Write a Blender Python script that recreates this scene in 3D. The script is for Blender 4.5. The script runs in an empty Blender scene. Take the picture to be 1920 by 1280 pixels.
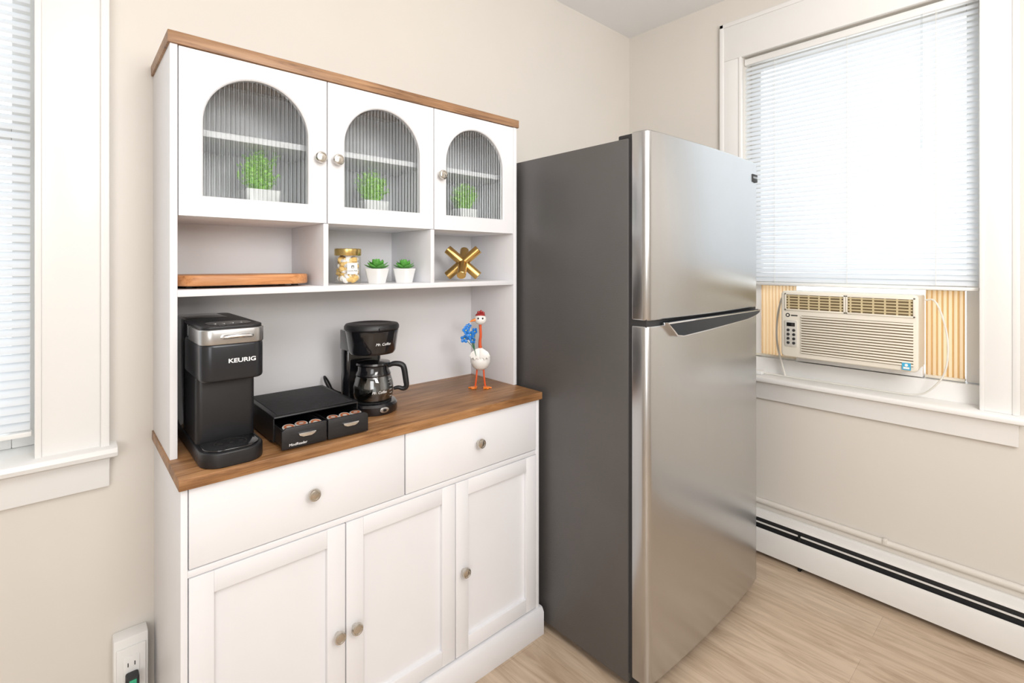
import bpy, bmesh, math, random
from mathutils import Vector, Matrix
random.seed(7)
SC=bpy.context.scene; COL=SC.collection
PI=math.pi
ORG={}
# ---------------------------------------------------------------- mesh builder
class MB:
    def __init__(s): s.bm=bmesh.new(); s.cur=0
    def merge(s,t,bev=0,seg=2,M=None,ang=.5):
        bmesh.ops.recalc_face_normals(t,faces=t.faces)
        if bev>0:
            es=[e for e in t.edges if len(e.link_faces)==2 and e.calc_face_angle()>ang]
            if es: bmesh.ops.bevel(t,geom=es,offset=bev,segments=seg,affect='EDGES',profile=.5)
        if M is not None: bmesh.ops.transform(t,matrix=M,verts=t.verts)
        for f in t.faces: f.material_index=s.cur
        me=bpy.data.meshes.new('tmp'); t.to_mesh(me); t.free()
        s.bm.from_mesh(me); bpy.data.meshes.remove(me)
        return s
    def box(s,x0,x1,y0,y1,z0,z1,bev=0,seg=2,M=None):
        t=bmesh.new()
        v=[t.verts.new((x,y,z)) for x in (x0,x1) for y in (y0,y1) for z in (z0,z1)]
        for f in ((0,1,3,2),(4,6,7,5),(0,4,5,1),(2,3,7,6),(0,2,6,4),(1,5,7,3)): t.faces.new([v[i] for i in f])
        return s.merge(t,bev,seg,M)
    def prism(s,pts,ax,a,b,bev=0,seg=2,M=None,ang=.5):
        t=bmesh.new()
        def P(p,c):
            return {'z':(p[0],p[1],c),'y':(p[0],c,p[1]),'x':(c,p[0],p[1])}[ax]
        A=[t.verts.new(P(p,a)) for p in pts]; B=[t.verts.new(P(p,b)) for p in pts]
        n=len(pts); t.faces.new(A); t.faces.new(B[::-1])
        for i in range(n): t.faces.new((A[i],B[i],B[(i+1)%n],A[(i+1)%n]))
        return s.merge(t,bev,seg,M,ang)
    def lathe(s,prof,c=(0,0,0),n=32,M=None,sx=1,sy=1):
        t=bmesh.new(); rings=[]
        for r,z in prof:
            if r<1e-6: rings.append([t.verts.new((0,0,z))])
            else: rings.append([t.verts.new((r*sx*math.cos(2*PI*k/n),r*sy*math.sin(2*PI*k/n),z)) for k in range(n)])
        for a,b in zip(rings,rings[1:]):
            for k in range(n):
                j=(k+1)%n
                if len(a)==1 and len(b)==1: continue
                if len(a)==1: t.faces.new((a[0],b[k],b[j]))
                elif len(b)==1: t.faces.new((a[k],b[0],a[j]))
                else: t.faces.new((a[k],b[k],b[j],a[j]))
        T=Matrix.Translation(c)
        if M is not None: T=T@M
        return s.merge(t,0,2,T)
    def sphere(s,c,r,sc=(1,1,1),n=20,M=None):
        m=n//2
        prof=[(r*math.sin(PI*i/m),-r*math.cos(PI*i/m)) for i in range(m+1)]
        prof[0]=(0,-r); prof[-1]=(0,r)
        S=Matrix.Diagonal((sc[0],sc[1],sc[2],1))
        return s.lathe(prof,c,n,S if M is None else M@S)
    def tube(s,pts,r,n=10,smooth=0,closed=False):
        P=[Vector(p) for p in pts]
        R=list(r) if isinstance(r,(list,tuple)) else [r]*len(P)
        for _ in range(smooth):
            Q=[P[0]];S=[R[0]]
            for a,b,ra,rb in zip(P,P[1:],R,R[1:]):
                Q+=[a*.75+b*.25,a*.25+b*.75]; S+=[ra*.75+rb*.25,ra*.25+rb*.75]
            Q.append(P[-1]);S.append(R[-1]); P=Q;R=S
        t=bmesh.new(); rings=[]; up=None
        for i,p in enumerate(P):
            d=(P[min(i+1,len(P)-1)]-P[max(i-1,0)])
            if d.length<1e-9: d=Vector((0,0,1))
            d.normalize()
            if up is None:
                up=Vector((0,0,1)) if abs(d.z)<.9 else Vector((1,0,0))
            a=d.cross(up)
            if a.length<1e-6: a=d.orthogonal()
            a.normalize(); b=a.cross(d).normalized(); up=b
            rings.append([t.verts.new(p+R[i]*(a*math.cos(2*PI*k/n)+b*math.sin(2*PI*k/n))) for k in range(n)])
        for A,B in zip(rings,rings[1:]):
            for k in range(n): t.faces.new((A[k],B[k],B[(k+1)%n],A[(k+1)%n]))
        t.faces.new(rings[0]); t.faces.new(rings[-1][::-1])
        return s.merge(t)
def rrect(x0,x1,y0,y1,rs,n=6):
    if not isinstance(rs,(list,tuple)): rs=[rs]*4      # order: x0y0, x1y0, x1y1, x0y1
    out=[]
    for (cx,cy,sx,sy,a0),r in zip(((x0,y0,1,1,PI),(x1,y0,-1,1,1.5*PI),(x1,y1,-1,-1,0),(x0,y1,1,-1,.5*PI)),rs):
        if r<1e-6: out.append((cx,cy)); continue
        for i in range(n+1):
            a=a0+.5*PI*i/n
            out.append((cx+sx*r+r*math.cos(a),cy+sy*r+r*math.sin(a)))
    return out
def obj(name,mb,mats,parent=None,origin=None,smooth=True):
    bm=mb.bm if isinstance(mb,MB) else mb
    o0=Vector(ORG[parent.name]) if parent is not None else Vector(origin or (0,0,0))
    for v in bm.verts: v.co-=o0
    if smooth:
        for f in bm.faces: f.smooth=True
        for e in bm.edges:
            if len(e.link_faces)==2 and e.calc_face_angle()>.6: e.smooth=False
    me=bpy.data.meshes.new(name); bm.to_mesh(me); bm.free()
    for m in (mats if isinstance(mats,(list,tuple)) else [mats]): me.materials.append(m)
    o=bpy.data.objects.new(name,me); COL.objects.link(o)
    if parent is not None: o.parent=parent
    else: o.location=o0
    ORG[o.name]=tuple(o0)
    return o
def tag(o,label=None,cat=None,group=None,kind=None):
    if label: o['label']=label
    if cat: o['category']=cat
    if group: o['group']=group
    if kind: o['kind']=kind
    return o
def thing(name,label,cat,loc,group=None,kind=None):
    o=bpy.data.objects.new(name,None); COL.objects.link(o); o.location=loc; o.empty_display_size=.05
    ORG[o.name]=tuple(loc); return tag(o,label,cat,group,kind)
def struct(name,mb,m,parent=None):
    o=obj(name,mb,m,parent)
    if parent is None: o['kind']='structure'
    return o
def lettering(txt,size,M,m,parent,bend=0,shear=0,name='lettering',sx=1,off=0,align='CENTER'):
    c=bpy.data.curves.new('t','FONT'); c.body=txt; c.size=size; c.align_x=align; c.align_y='CENTER'; c.extrude=.0002; c.shear=shear; c.offset=off
    t=bpy.data.objects.new('t',c); COL.objects.link(t)
    bpy.context.view_layer.update()
    me=bpy.data.meshes.new_from_object(t.evaluated_get(bpy.context.evaluated_depsgraph_get()))
    bpy.data.objects.remove(t); bpy.data.curves.remove(c)
    o0=Vector(ORG[parent.name])
    for v in me.vertices:
        x,y,z=v.co; x*=sx
        if bend: a=x/bend; x=bend*math.sin(a); z=z+bend*(math.cos(a)-1)
        v.co=M@Vector((x,y,z))-o0
    me.materials.clear(); me.materials.append(m); me.name=name
    o=bpy.data.objects.new(name,me); COL.objects.link(o); o.parent=parent; ORG[o.name]=tuple(o0)
    return o
def faceY(x,y,z,rz=0):   # local frame facing -y : x right, y up, z out
    return Matrix.Translation((x,y,z))@Matrix.Rotation(rz,4,'Z')@Matrix.Rotation(PI/2,4,'X')
# ---------------------------------------------------------------- materials
def nodes(name):
    m=bpy.data.materials.new(name); m.use_nodes=True; nt=m.node_tree
    return m,nt,nt.nodes['Principled BSDF'],nt.nodes['Material Output']
def mat(name,col,rough=.5,metal=0,var=.03,scale=10,stretch=(1,1,1),bump=0,bscale=200,coat=0,spec=.5,aniso=0,rvar=0):
    m,nt,b,o=nodes(name); N=nt.nodes;L=nt.links
    tc=N.new('ShaderNodeTexCoord'); mp=N.new('ShaderNodeMapping'); mp.inputs['Scale'].default_value=stretch
    nz=N.new('ShaderNodeTexNoise'); nz.inputs['Scale'].default_value=scale; nz.inputs['Detail'].default_value=4
    L.new(tc.outputs['Object'],mp.inputs[0]); L.new(mp.outputs[0],nz.inputs['Vector'])
    r=N.new('ShaderNodeValToRGB'); L.new(nz.outputs['Fac'],r.inputs[0])
    r.color_ramp.elements[0].position=.3; r.color_ramp.elements[1].position=.7
    r.color_ramp.elements[0].color=[c*(1-var) for c in col]+[1]; r.color_ramp.elements[1].color=[min(1,c*(1+var)) for c in col]+[1]
    L.new(r.outputs[0],b.inputs['Base Color'])
    b.inputs['Roughness'].default_value=rough; b.inputs['Metallic'].default_value=metal
    b.inputs['Coat Weight'].default_value=coat; b.inputs['Specular IOR Level'].default_value=spec
    if aniso: b.inputs['Anisotropic'].default_value=aniso
    if bump:
        n2=N.new('ShaderNodeTexNoise'); n2.inputs['Scale'].default_value=bscale; n2.inputs['Detail'].default_value=3
        L.new(mp.outputs[0],n2.inputs['Vector'])
        bp=N.new('ShaderNodeBump'); bp.inputs['Strength'].default_value=bump; bp.inputs['Distance'].default_value=.002
        L.new(n2.outputs['Fac'],bp.inputs['Height']); L.new(bp.outputs[0],b.inputs['Normal'])
    return m
def wood(name,cols,stretch=(1.6,22,22),rough=.42,scale=3,mul=.5):
    m,nt,b,o=nodes(name); N=nt.nodes;L=nt.links
    tc=N.new('ShaderNodeTexCoord'); mp=N.new('ShaderNodeMapping'); mp.inputs['Scale'].default_value=stretch
    L.new(tc.outputs['Object'],mp.inputs[0])
    nz=N.new('ShaderNodeTexNoise'); nz.inputs['Scale'].default_value=scale; nz.inputs['Detail'].default_value=9; nz.inputs['Roughness'].default_value=.7; nz.inputs['Distortion'].default_value=.8
    L.new(mp.outputs[0],nz.inputs['Vector'])
    r=N.new('ShaderNodeValToRGB'); L.new(nz.outputs['Fac'],r.inputs[0])
    e=r.color_ramp.elements; e[0].position=.30; e[0].color=(*cols[0],1); e[1].position=.68; e[1].color=(*cols[2],1)
    k=e.new(.46); k.color=(*cols[1],1)
    big=N.new('ShaderNodeTexNoise'); big.inputs['Scale'].default_value=5; big.inputs['Detail'].default_value=5
    mp2=N.new('ShaderNodeMapping'); mp2.inputs['Scale'].default_value=[(.8 if s<5 else 2.2) for s in stretch]
    L.new(tc.outputs['Object'],mp2.inputs[0]); L.new(mp2.outputs[0],big.inputs['Vector'])
    mx=N.new('ShaderNodeMixRGB'); mx.blend_type='MULTIPLY'; mx.inputs[0].default_value=mul
    r2=N.new('ShaderNodeValToRGB'); r2.color_ramp.elements[0].position=.38; r2.color_ramp.elements[0].color=(.42,.38,.34,1); r2.color_ramp.elements[1].position=.60; r2.color_ramp.elements[1].color=(1.1,1.08,1.05,1)
    L.new(big.outputs['Fac'],r2.inputs[0]); L.new(r.outputs[0],mx.inputs[1]); L.new(r2.outputs[0],mx.inputs[2])
    L.new(mx.outputs[0],b.inputs['Base Color']); b.inputs['Roughness'].default_value=rough
    bp=N.new('ShaderNodeBump'); bp.inputs['Strength'].default_value=.12; bp.inputs['Distance'].default_value=.001
    L.new(nz.outputs['Fac'],bp.inputs['Height']); L.new(bp.outputs[0],b.inputs['Normal'])
    return m
def floor_mat():
    m,nt,b,o=nodes('oak_vinyl_planks'); N=nt.nodes;L=nt.links
    tc=N.new('ShaderNodeTexCoord'); mp=N.new('ShaderNodeMapping'); mp.inputs['Rotation'].default_value=(0,0,PI/2)
    L.new(tc.outputs['Object'],mp.inputs[0])
    br=N.new('ShaderNodeTexBrick'); br.offset=.37; br.inputs['Scale'].default_value=1; br.inputs['Brick Width'].default_value=1.22; br.inputs['Row Height'].default_value=.15
    br.inputs['Mortar Size'].default_value=.0008; br.inputs['Mortar Smooth'].default_value=.5; br.inputs['Bias'].default_value=0
    br.inputs['Color1'].default_value=(.555,.43,.315,1); br.inputs['Color2'].default_value=(.615,.49,.37,1); br.inputs['Mortar'].default_value=(.42,.31,.22,1)
    L.new(mp.outputs[0],br.inputs['Vector'])
    mp2=N.new('ShaderNodeMapping'); mp2.inputs['Scale'].default_value=(9,1.0,1); L.new(tc.outputs['Object'],mp2.inputs[0])
    nz=N.new('ShaderNodeTexNoise'); nz.inputs['Scale'].default_value=2.6; nz.inputs['Detail'].default_value=9; nz.inputs['Roughness'].default_value=.62; nz.inputs['Distortion'].default_value=1.6; L.new(mp2.outputs[0],nz.inputs['Vector'])
    r=N.new('ShaderNodeValToRGB'); r.color_ramp.elements[0].position=.32; r.color_ramp.elements[0].color=(.67,.61,.55,1); r.color_ramp.elements[1].position=.60; r.color_ramp.elements[1].color=(1.06,1.06,1.06,1)
    L.new(nz.outputs['Fac'],r.inputs[0])
    mx=N.new('ShaderNodeMixRGB'); mx.blend_type='MULTIPLY'; mx.inputs[0].default_value=.85
    L.new(br.outputs['Color'],mx.inputs[1]); L.new(r.outputs[0],mx.inputs[2]); L.new(mx.outputs[0],b.inputs['Base Color'])
    b.inputs['Roughness'].default_value=.33
    return m
def ribbed_glass():
    m,nt,b,o=nodes('fluted_glass'); N=nt.nodes;L=nt.links; N.remove(b)
    lw=N.new('ShaderNodeLayerWeight'); lw.inputs['Blend'].default_value=.5
    r=N.new('ShaderNodeValToRGB'); r.color_ramp.elements[0].position=.10; r.color_ramp.elements[0].color=(.90,.92,.92,1); r.color_ramp.elements[1].position=.75; r.color_ramp.elements[1].color=(.46,.48,.49,1)
    L.new(lw.outputs['Facing'],r.inputs[0])
    tr=N.new('ShaderNodeBsdfTransparent'); L.new(r.outputs[0],tr.inputs[0])
    rf=N.new('ShaderNodeBsdfRefraction'); rf.inputs['IOR'].default_value=1.10; rf.inputs['Roughness'].default_value=.04; L.new(r.outputs[0],rf.inputs[0])
    m0=N.new('ShaderNodeMixShader'); m0.inputs[0].default_value=.55; L.new(tr.outputs[0],m0.inputs[1]); L.new(rf.outputs[0],m0.inputs[2])
    gl=N.new('ShaderNodeBsdfGlossy'); gl.inputs['Roughness'].default_value=.25; gl.inputs[0].default_value=(.9,.93,.95,1)
    tc=N.new('ShaderNodeTexCoord'); nz=N.new('ShaderNodeTexNoise'); nz.inputs['Scale'].default_value=30; L.new(tc.outputs['Object'],nz.inputs['Vector'])
    bp=N.new('ShaderNodeBump'); bp.inputs['Strength'].default_value=.02; L.new(nz.outputs['Fac'],bp.inputs['Height']); L.new(bp.outputs[0],gl.inputs['Normal'])
    mx=N.new('ShaderNodeMixShader'); mr=N.new('ShaderNodeMapRange'); mr.inputs[3].default_value=.05; mr.inputs[4].default_value=.20
    L.new(lw.outputs['Facing'],mr.inputs[0]); L.new(mr.outputs[0],mx.inputs[0]); L.new(m0.outputs[0],mx.inputs[1]); L.new(gl.outputs[0],mx.inputs[2]); L.new(mx.outputs[0],o.inputs['Surface'])
    return m
def clear_glass(name,tint=(.95,.97,.97),gl0=.06,gl1=.5):
    m,nt,b,o=nodes(name); N=nt.nodes;L=nt.links; N.remove(b)
    lw=N.new('ShaderNodeLayerWeight'); lw.inputs['Blend'].default_value=.3
    tc=N.new('ShaderNodeTexCoord'); nz=N.new('ShaderNodeTexNoise'); nz.inputs['Scale'].default_value=5; L.new(tc.outputs['Object'],nz.inputs['Vector'])
    r=N.new('ShaderNodeValToRGB'); r.color_ramp.elements[0].color=[c*.97 for c in tint]+[1]; r.color_ramp.elements[1].color=[*tint,1]; L.new(nz.outputs['Fac'],r.inputs[0])
    tr=N.new('ShaderNodeBsdfTransparent'); L.new(r.outputs[0],tr.inputs[0])
    gl=N.new('ShaderNodeBsdfGlossy'); gl.inputs['Roughness'].default_value=.03
    mr=N.new('ShaderNodeMapRange'); mr.inputs[3].default_value=gl0; mr.inputs[4].default_value=gl1
    mx=N.new('ShaderNodeMixShader'); L.new(lw.outputs['Fresnel'],mr.inputs[0]); L.new(mr.outputs[0],mx.inputs[0]); L.new(tr.outputs[0],mx.inputs[1]); L.new(gl.outputs[0],mx.inputs[2]); L.new(mx.outputs[0],o.inputs['Surface'])
    return m
def translucent(name,col,tcol,f=.5,rough=.5):
    m,nt,b,o=nodes(name); N=nt.nodes;L=nt.links
    tc=N.new('ShaderNodeTexCoord'); nz=N.new('ShaderNodeTexNoise'); nz.inputs['Scale'].default_value=6; L.new(tc.outputs['Object'],nz.inputs['Vector'])
    r=N.new('ShaderNodeValToRGB'); r.color_ramp.elements[0].color=[c*.97 for c in col]+[1]; r.color_ramp.elements[1].color=[*col,1]; L.new(nz.outputs['Fac'],r.inputs[0]); L.new(r.outputs[0],b.inputs['Base Color'])
    b.inputs['Roughness'].default_value=rough
    t=N.new('ShaderNodeBsdfTranslucent'); t.inputs[0].default_value=(*tcol,1)
    mx=N.new('ShaderNodeMixShader'); mx.inputs[0].default_value=f; L.new(b.outputs[0],mx.inputs[1]); L.new(t.outputs[0],mx.inputs[2]); L.new(mx.outputs[0],o.inputs['Surface'])
    return m
M={}
M['wall']=mat('pale_greige_paint',(.72,.682,.628),.5,var=.012,scale=3,bump=.08,bscale=60)
M['ceil']=mat('white_ceiling_paint',(.89,.89,.90),.7,var=.01,scale=3,bump=.05,bscale=60)
M['trim']=mat('glossy_white_trim_paint',(.85,.845,.83),.3,var=.01,scale=6,bump=.05,bscale=25)
M['floor']=floor_mat()
M['cab']=mat('white_laminate',(.82,.82,.845),.38,var=.01,scale=8)
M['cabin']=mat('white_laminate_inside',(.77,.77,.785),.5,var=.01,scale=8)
M['top']=wood('rustic_brown_wood',[(.11,.045,.016),(.345,.165,.063),(.51,.285,.13)],mul=.60)
M['top2']=wood('rustic_brown_wood_edge',[(.10,.046,.022),(.33,.175,.085),(.46,.27,.14)],stretch=(1.6,30,30),mul=.35)
M['board']=wood('acacia_wood',[(.34,.12,.035),(.62,.27,.10),(.74,.38,.17)],mul=.4)
M['nickel']=mat('brushed_nickel',(.62,.59,.54),.25,1,var=.04,scale=40)
M['chrome']=mat('polished_chrome',(.78,.79,.81),.12,1,var=.02)
M['steel']=mat('brushed_stainless_steel',(.55,.555,.56),.27,1,var=.012,scale=2,stretch=(40,40,1))
M['fside']=mat('textured_charcoal_steel',(.118,.113,.11),.42,.3,var=.04,scale=5,bump=.3,bscale=260)
M['black']=mat('matt_black_plastic',(.012,.012,.014),.42,var=.1,scale=30,bump=.05,bscale=300)
M['gloss']=mat('gloss_black_plastic',(.008,.008,.010),.14,var=.1,coat=.5)
M['dgrey']=mat('dark_grey_metallic_plastic',(.035,.037,.042),.25,.5,var=.06)
M['pocket']=mat('dark_bluish_pocket',(.035,.045,.06),.2,.6,var=.06)
M['dark']=mat('dark_void',(.01,.01,.01),.8,var=.05)
M['fins']=mat('dark_heater_fins',(.022,.022,.024),.6,var=.2,scale=200)
M['gasket']=mat('dark_grey_rubber',(.03,.03,.032),.6,var=.05)
M['silver']=mat('satin_silver',(.52,.52,.52),.28,.95,var=.03)
M['white']=mat('white_print',(.9,.9,.9),.5,var=.01)
M['ceramic']=mat('white_ceramic',(.86,.86,.85),.22,var=.01)
M['leaf']=mat('bright_green_leaf',(.34,.72,.07),.45,var=.4,scale=60)
M['succ']=mat('succulent_green',(.12,.40,.07),.45,var=.25,scale=50)
M['gold']=mat('polished_gold',(.66,.43,.15),.24,1,var=.05,scale=20)
M['lidgold']=mat('pale_gold_lid',(.80,.58,.22),.25,1,var=.05)
M['pods']=mat('gold_pods',(.88,.62,.24),.4,var=.12,scale=45)
M['label']=mat('white_paper_label',(.88,.87,.84),.6,var=.01)
M['ink']=mat('dark_ink',(.04,.04,.04),.6,var=.05)
M['ac']=mat('cream_plastic',(.81,.765,.665),.4,var=.012)
M['acv']=mat('tan_louvre_plastic',(.60,.50,.30),.5,var=.05)
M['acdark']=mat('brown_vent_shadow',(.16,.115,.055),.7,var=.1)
M['panelgrey']=mat('panel_grey',(.62,.60,.55),.4)
M['mat']=mat('ribbed_black_mat',(.02,.02,.022),.7,var=.2,scale=60,bump=.5,bscale=120)
M['cable']=mat('white_cable',(.80,.78,.72),.4,var=.02)
M['heater']=mat('heater_enamel',(.80,.785,.76),.35,var=.015)
M['red']=mat('red_orange_enamel',(.72,.11,.03),.3,var=.06)
M['orange']=mat('orange_enamel',(.85,.22,.02),.3,var=.05)
M['darkred']=mat('dark_red_enamel',(.35,.03,.03),.3,var=.05)
M['blue']=mat('blue_enamel',(.03,.22,.66),.3,var=.1,scale=60)
M['yellow']=mat('yellow_enamel',(.85,.65,.08),.4,var=.03)
M['stem']=mat('dark_green_wire',(.03,.18,.08),.4,var=.05)
M['enamel']=mat('white_enamel',(.86,.85,.82),.25,var=.03,scale=20)
M['foil']=mat('pod_foil',(.62,.58,.53),.35,.3,var=.15,scale=60)
M['podred']=mat('pod_print',(.42,.12,.04),.4,var=.4,scale=60)
M['sky']=mat('sticker_blue',(.06,.42,.68),.4,var=.03)
M['green']=mat('green_led_plastic',(.05,.45,.25),.3,var=.05)
M['glass']=ribbed_glass()
M['carafe']=clear_glass('carafe_glass',(.80,.82,.82),.10,.7)
M['pane']=clear_glass('window_pane',(.97,.98,.98),.03,.3)
M['jar']=clear_glass('jar_plastic',(.99,.98,.96),.03,.25)
M['slat']=translucent('white_blind_slat',(.76,.79,.82),(.86,.90,.95),.16)
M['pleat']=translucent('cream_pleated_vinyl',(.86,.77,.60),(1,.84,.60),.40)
M['pleat_shade']=translucent('shaded_amber_pleat',(.55,.36,.17),(.9,.58,.26),.30)  # fold shading put into the colour: darker copy for every other pleat face

# ---------------------------------------------------------------- room
WY=1.65; WX=2.378; CH=2.575; XL=-1.9; YF=-2.6; T=.22
struct('floor',MB().box(XL-T,WX+T,YF-T,WY+T,-.1,0),M['floor'])
struct('ceiling',MB().box(XL-T,WX+T,YF-T,WY+T,CH,CH+.1),M['ceil'])
w1=(-.86,-.05,.84,2.42)     # opening in the back wall x0,x1,z0,z1
b=MB(); b.box(XL-T,w1[0],WY,WY+T,0,CH); b.box(w1[1],WX+T,WY,WY+T,0,CH); b.box(w1[0],w1[1],WY,WY+T,0,.820); b.box(w1[0],w1[1],WY,WY+T,w1[3],CH)
struct('wall_back',b,M['wall'])
w2=(.20,1.016,.795,2.27)
b=MB(); b.box(WX,WX+T,YF-T,w2[0],0,CH); b.box(WX,WX+T,w2[1],WY,0,CH); b.box(WX,WX+T,w2[0],w2[1],0,.775); b.box(WX,WX+T,w2[0],w2[1],w2[3],CH)
struct('wall_right',b,M['wall'])
struct('wall_left',MB().box(XL-T,XL,YF-T,WY,0,CH),M['wall'])
struct('wall_front',MB().box(XL,WX,YF-T,YF,0,CH),M['wall'])
struct('baseboard_back',MB().prism([(WY,0),(WY-.016,0),(WY-.016,.10),(WY-.010,.12),(WY,.125)],'x',XL,.17),M['trim'])
b=MB(); b.box(WX-.010,WX,YF,WY,0,.212); b.tube([(WX-.012,YF,.222),(WX-.012,WY,.222)],.012,12)
b.box(WX-.028,WX-.004,.46,.475,.218,.238,.003)
struct('baseboard_right',b,M['wall'])
# window 1 (back wall, left of cabinet)
win=thing('window_1',None,None,(w1[1],WY,w1[2]),kind='structure')
b=MB(); y0=WY-.022
b.box(w1[1],.080,y0,WY,w1[2],2.55,.003); b.box(.070,.088,y0-.010,WY,w1[2],2.55,.003); b.box(w1[1],w1[1]+.012,y0-.004,y0,w1[2],2.42,.002)
b.box(w1[0]-.14,w1[0],y0,WY,w1[2],2.55,.003); b.box(w1[0]-.14,.088,y0,WY,w1[3],2.55,.003)
obj('casing',b,M['trim'],win)
b=MB(); b.prism([(WY+.20,.812),(WY-.040,.812),(WY-.052,.818),(WY-.056,.828),(WY-.052,.838),(WY-.044,.842),(WY+.20,.842)],'x',w1[0]-.16,.103,.002,ang=.9); obj('sill',b,M['trim'],win)
b=MB(); b.prism([(WY,.735),(WY-.018,.735),(WY-.020,.775),(WY-.024,.785),(WY-.026,.800),(WY-.036,.812),(WY,.812)],'x',w1[0]-.14,.088,.0015,ang=.9); obj('apron',b,M['trim'],win)
b=MB()
b.box(w1[1]-.045,w1[1],WY+.10,WY+.14,.842,2.42,.003); b.box(w1[0],w1[0]+.045,WY+.10,WY+.14,.842,2.42,.003)
b.box(w1[0]+.045,w1[1]-.045,WY+.10,WY+.14,.842,.90,.003); b.box(w1[0]+.045,w1[1]-.045,WY+.10,WY+.14,1.60,1.65,.003); b.box(w1[0]+.045,w1[1]-.045,WY+.10,WY+.14,2.36,2.42,.003)
obj('sash',b,M['trim'],win)
obj('pane',MB().box(w1[0]+.03,w1[1]-.03,WY+.118,WY+.122,.89,2.37),M['pane'],win)
# window 2 (right wall)
win=thing('window_2',None,None,(WX,w2[1],w2[2]),kind='structure')
b=MB(); x0=WX-.018
b.box(x0,WX,w2[1],1.110,.795,2.27,.003); b.box(x0,WX,.113,w2[0],.795,2.27,.003); b.box(x0,WX,.113,1.110,2.27,2.435,.003)
b.box(x0-.004,WX,1.100,1.120,.795,2.45,.003); b.box(x0-.004,WX,.101,.120,.795,2.45,.003); b.box(x0-.004,WX,.101,1.120,2.430,2.450,.003)
b.box(x0-.004,x0,w2[1],w2[1]+.012,.795,2.27,.001); b.box(x0-.004,x0,w2[0]-.012,w2[0],.795,2.27,.001)
obj('casing',b,M['trim'],win)
b=MB(); b.prism([(WX+.10,.768),(WX-.040,.768),(WX-.050,.773),(WX-.053,.782),(WX-.050,.791),(WX-.044,.795),(WX+.10,.795)],'y',.088,1.14,.002,ang=.9); obj('sill',b,M['trim'],win)
b=MB(); b.prism([(WX,.690),(WX-.018,.690),(WX-.020,.735),(WX-.024,.742),(WX-.026,.755),(WX-.034,.768),(WX,.768)],'y',.105,1.12,.0015,ang=.9); obj('apron',b,M['trim'],win)
b=MB(); b.prism([(WX+.055,.793),(WX+.068,.862),(WX+T,.866),(WX+T,.775),(WX+.101,.775),(WX+.101,.793)],'y',w2[0]+.0005,w2[1]-.0005); obj('raised_sill',b,M['trim'],win)
b=MB(); X0,X1=WX+.09,WX+.125
b.box(X0,X1,w2[0],w2[0]+.045,.866,2.27,.003); b.box(X0,X1,w2[1]-.045,w2[1],.866,2.27,.003)
for z0,z1 in ((1.20,1.245),(2.22,2.27)): b.box(X0,X1,w2[0]+.045,w2[1]-.045,z0,z1,.003)
obj('sash',b,M['trim'],win)
obj('pane',MB().box(WX+.105,WX+.109,w2[0]+.03,w2[1]-.03,1.23,2.24),M['pane'],win)

# ---------------------------------------------------------------- blinds
def blind(label,axis,c,a0,a1,z0,z1,tilt,pitch,cords,wand):
    loc=((a0+a1)/2,c,z0) if axis=='x' else (c,(a0+a1)/2,z0)
    t=thing('window_blind',label,'window blind',loc,group='white slatted window blinds')
    def P(a,d,z): return (a,c+d,z) if axis=='x' else (c+d,a,z)
    def bx(b,a0,a1,d0,d1,z0,z1,bev=0):
        if axis=='x': b.box(a0,a1,c+d0,c+d1,z0,z1,bev)
        else: b.box(c+d0,c+d1,a0,a1,z0,z1,bev)
    b=MB(); bx(b,a0,a1,-.014,.014,z1-.028,z1,.002); obj('headrail',b,M['trim'],t)
    b=MB(); bx(b,a0,a1,-.012,.012,z0,z0+.012,.002); obj('bottom_rail',b,M['trim'],t)
    bm=bmesh.new(); z=z0+.026; hw=.0125
    while z<z1-.035:
        prev=None
        for k in range(5):
            s=-1+2*k/4; d=s*hw*math.cos(tilt); zz=z+s*hw*math.sin(tilt)+.0024*(1-s*s)
            va=bm.verts.new(P(a0+.003,d,zz)); vb=bm.verts.new(P(a1-.003,d,zz))
            if prev: bm.faces.new((prev[0],prev[1],vb,va))
            prev=(va,vb)
        z+=pitch
    obj('slats',bm,M['slat'],t)
    for a in cords:
        b=MB(); b.tube([P(a,-.014,z0+.01),P(a,-.014,z1-.02)],.0008,5); b.tube([P(a,.014,z0+.01),P(a,.014,z1-.02)],.0008,5); obj('ladder_cord',b,M['cable'],t)
    b=MB(); b.tube([P(wand,-.018,z1-.03),P(wand,-.022,z1-.75)],.003,8); obj('tilt_wand',b,M['pane'],t)
blind('white horizontal blind half lowered above the cream air conditioner','y',WX+.022,w2[0]+.004,w2[1]-.003,1.205,2.262,math.radians(50),.0205,(.32,.60,.88),.36)
blind('white horizontal blind fully lowered in the window left of the cabinet','x',WY+.030,w1[0]+.006,w1[1]-.006,.885,2.41,math.radians(46),.0205,(-.16,-.45,-.75),-.80)

# ---------------------------------------------------------------- cabinet
CB=thing('hutch_cabinet','tall white hutch cabinet with brown wood top, brown worktop and arched glass doors','cabinet',(.715,1.44,0))
CT=.852; FY=1.242
b=MB(); b.box(.183,.196,FY,WY,.0,.827,.001); obj('side_panel',b,M['cab'],CB)
b=MB(); b.box(1.233,1.246,FY,WY,.0,.827,.001); obj('side_panel',b,M['cab'],CB)
b=MB(); b.box(.196,1.233,WY-.012,WY-.002,.05,.827); b.box(.196,1.233,FY+.02,WY-.012,.085,.098); b.box(.196,1.233,FY+.002,FY+.30,.634,.649,.001); b.box(.196,1.233,FY+.02,FY+.022,.10,.827)
obj('base_carcass',b,M['cab'],CB)
b=MB(); b.prism([(FY-.014,0),(FY-.014,.078),(FY-.006,.092),(FY,.094),(FY+.02,.094),(FY+.02,0)],'x',.172,1.257,.001,ang=.9)
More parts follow.
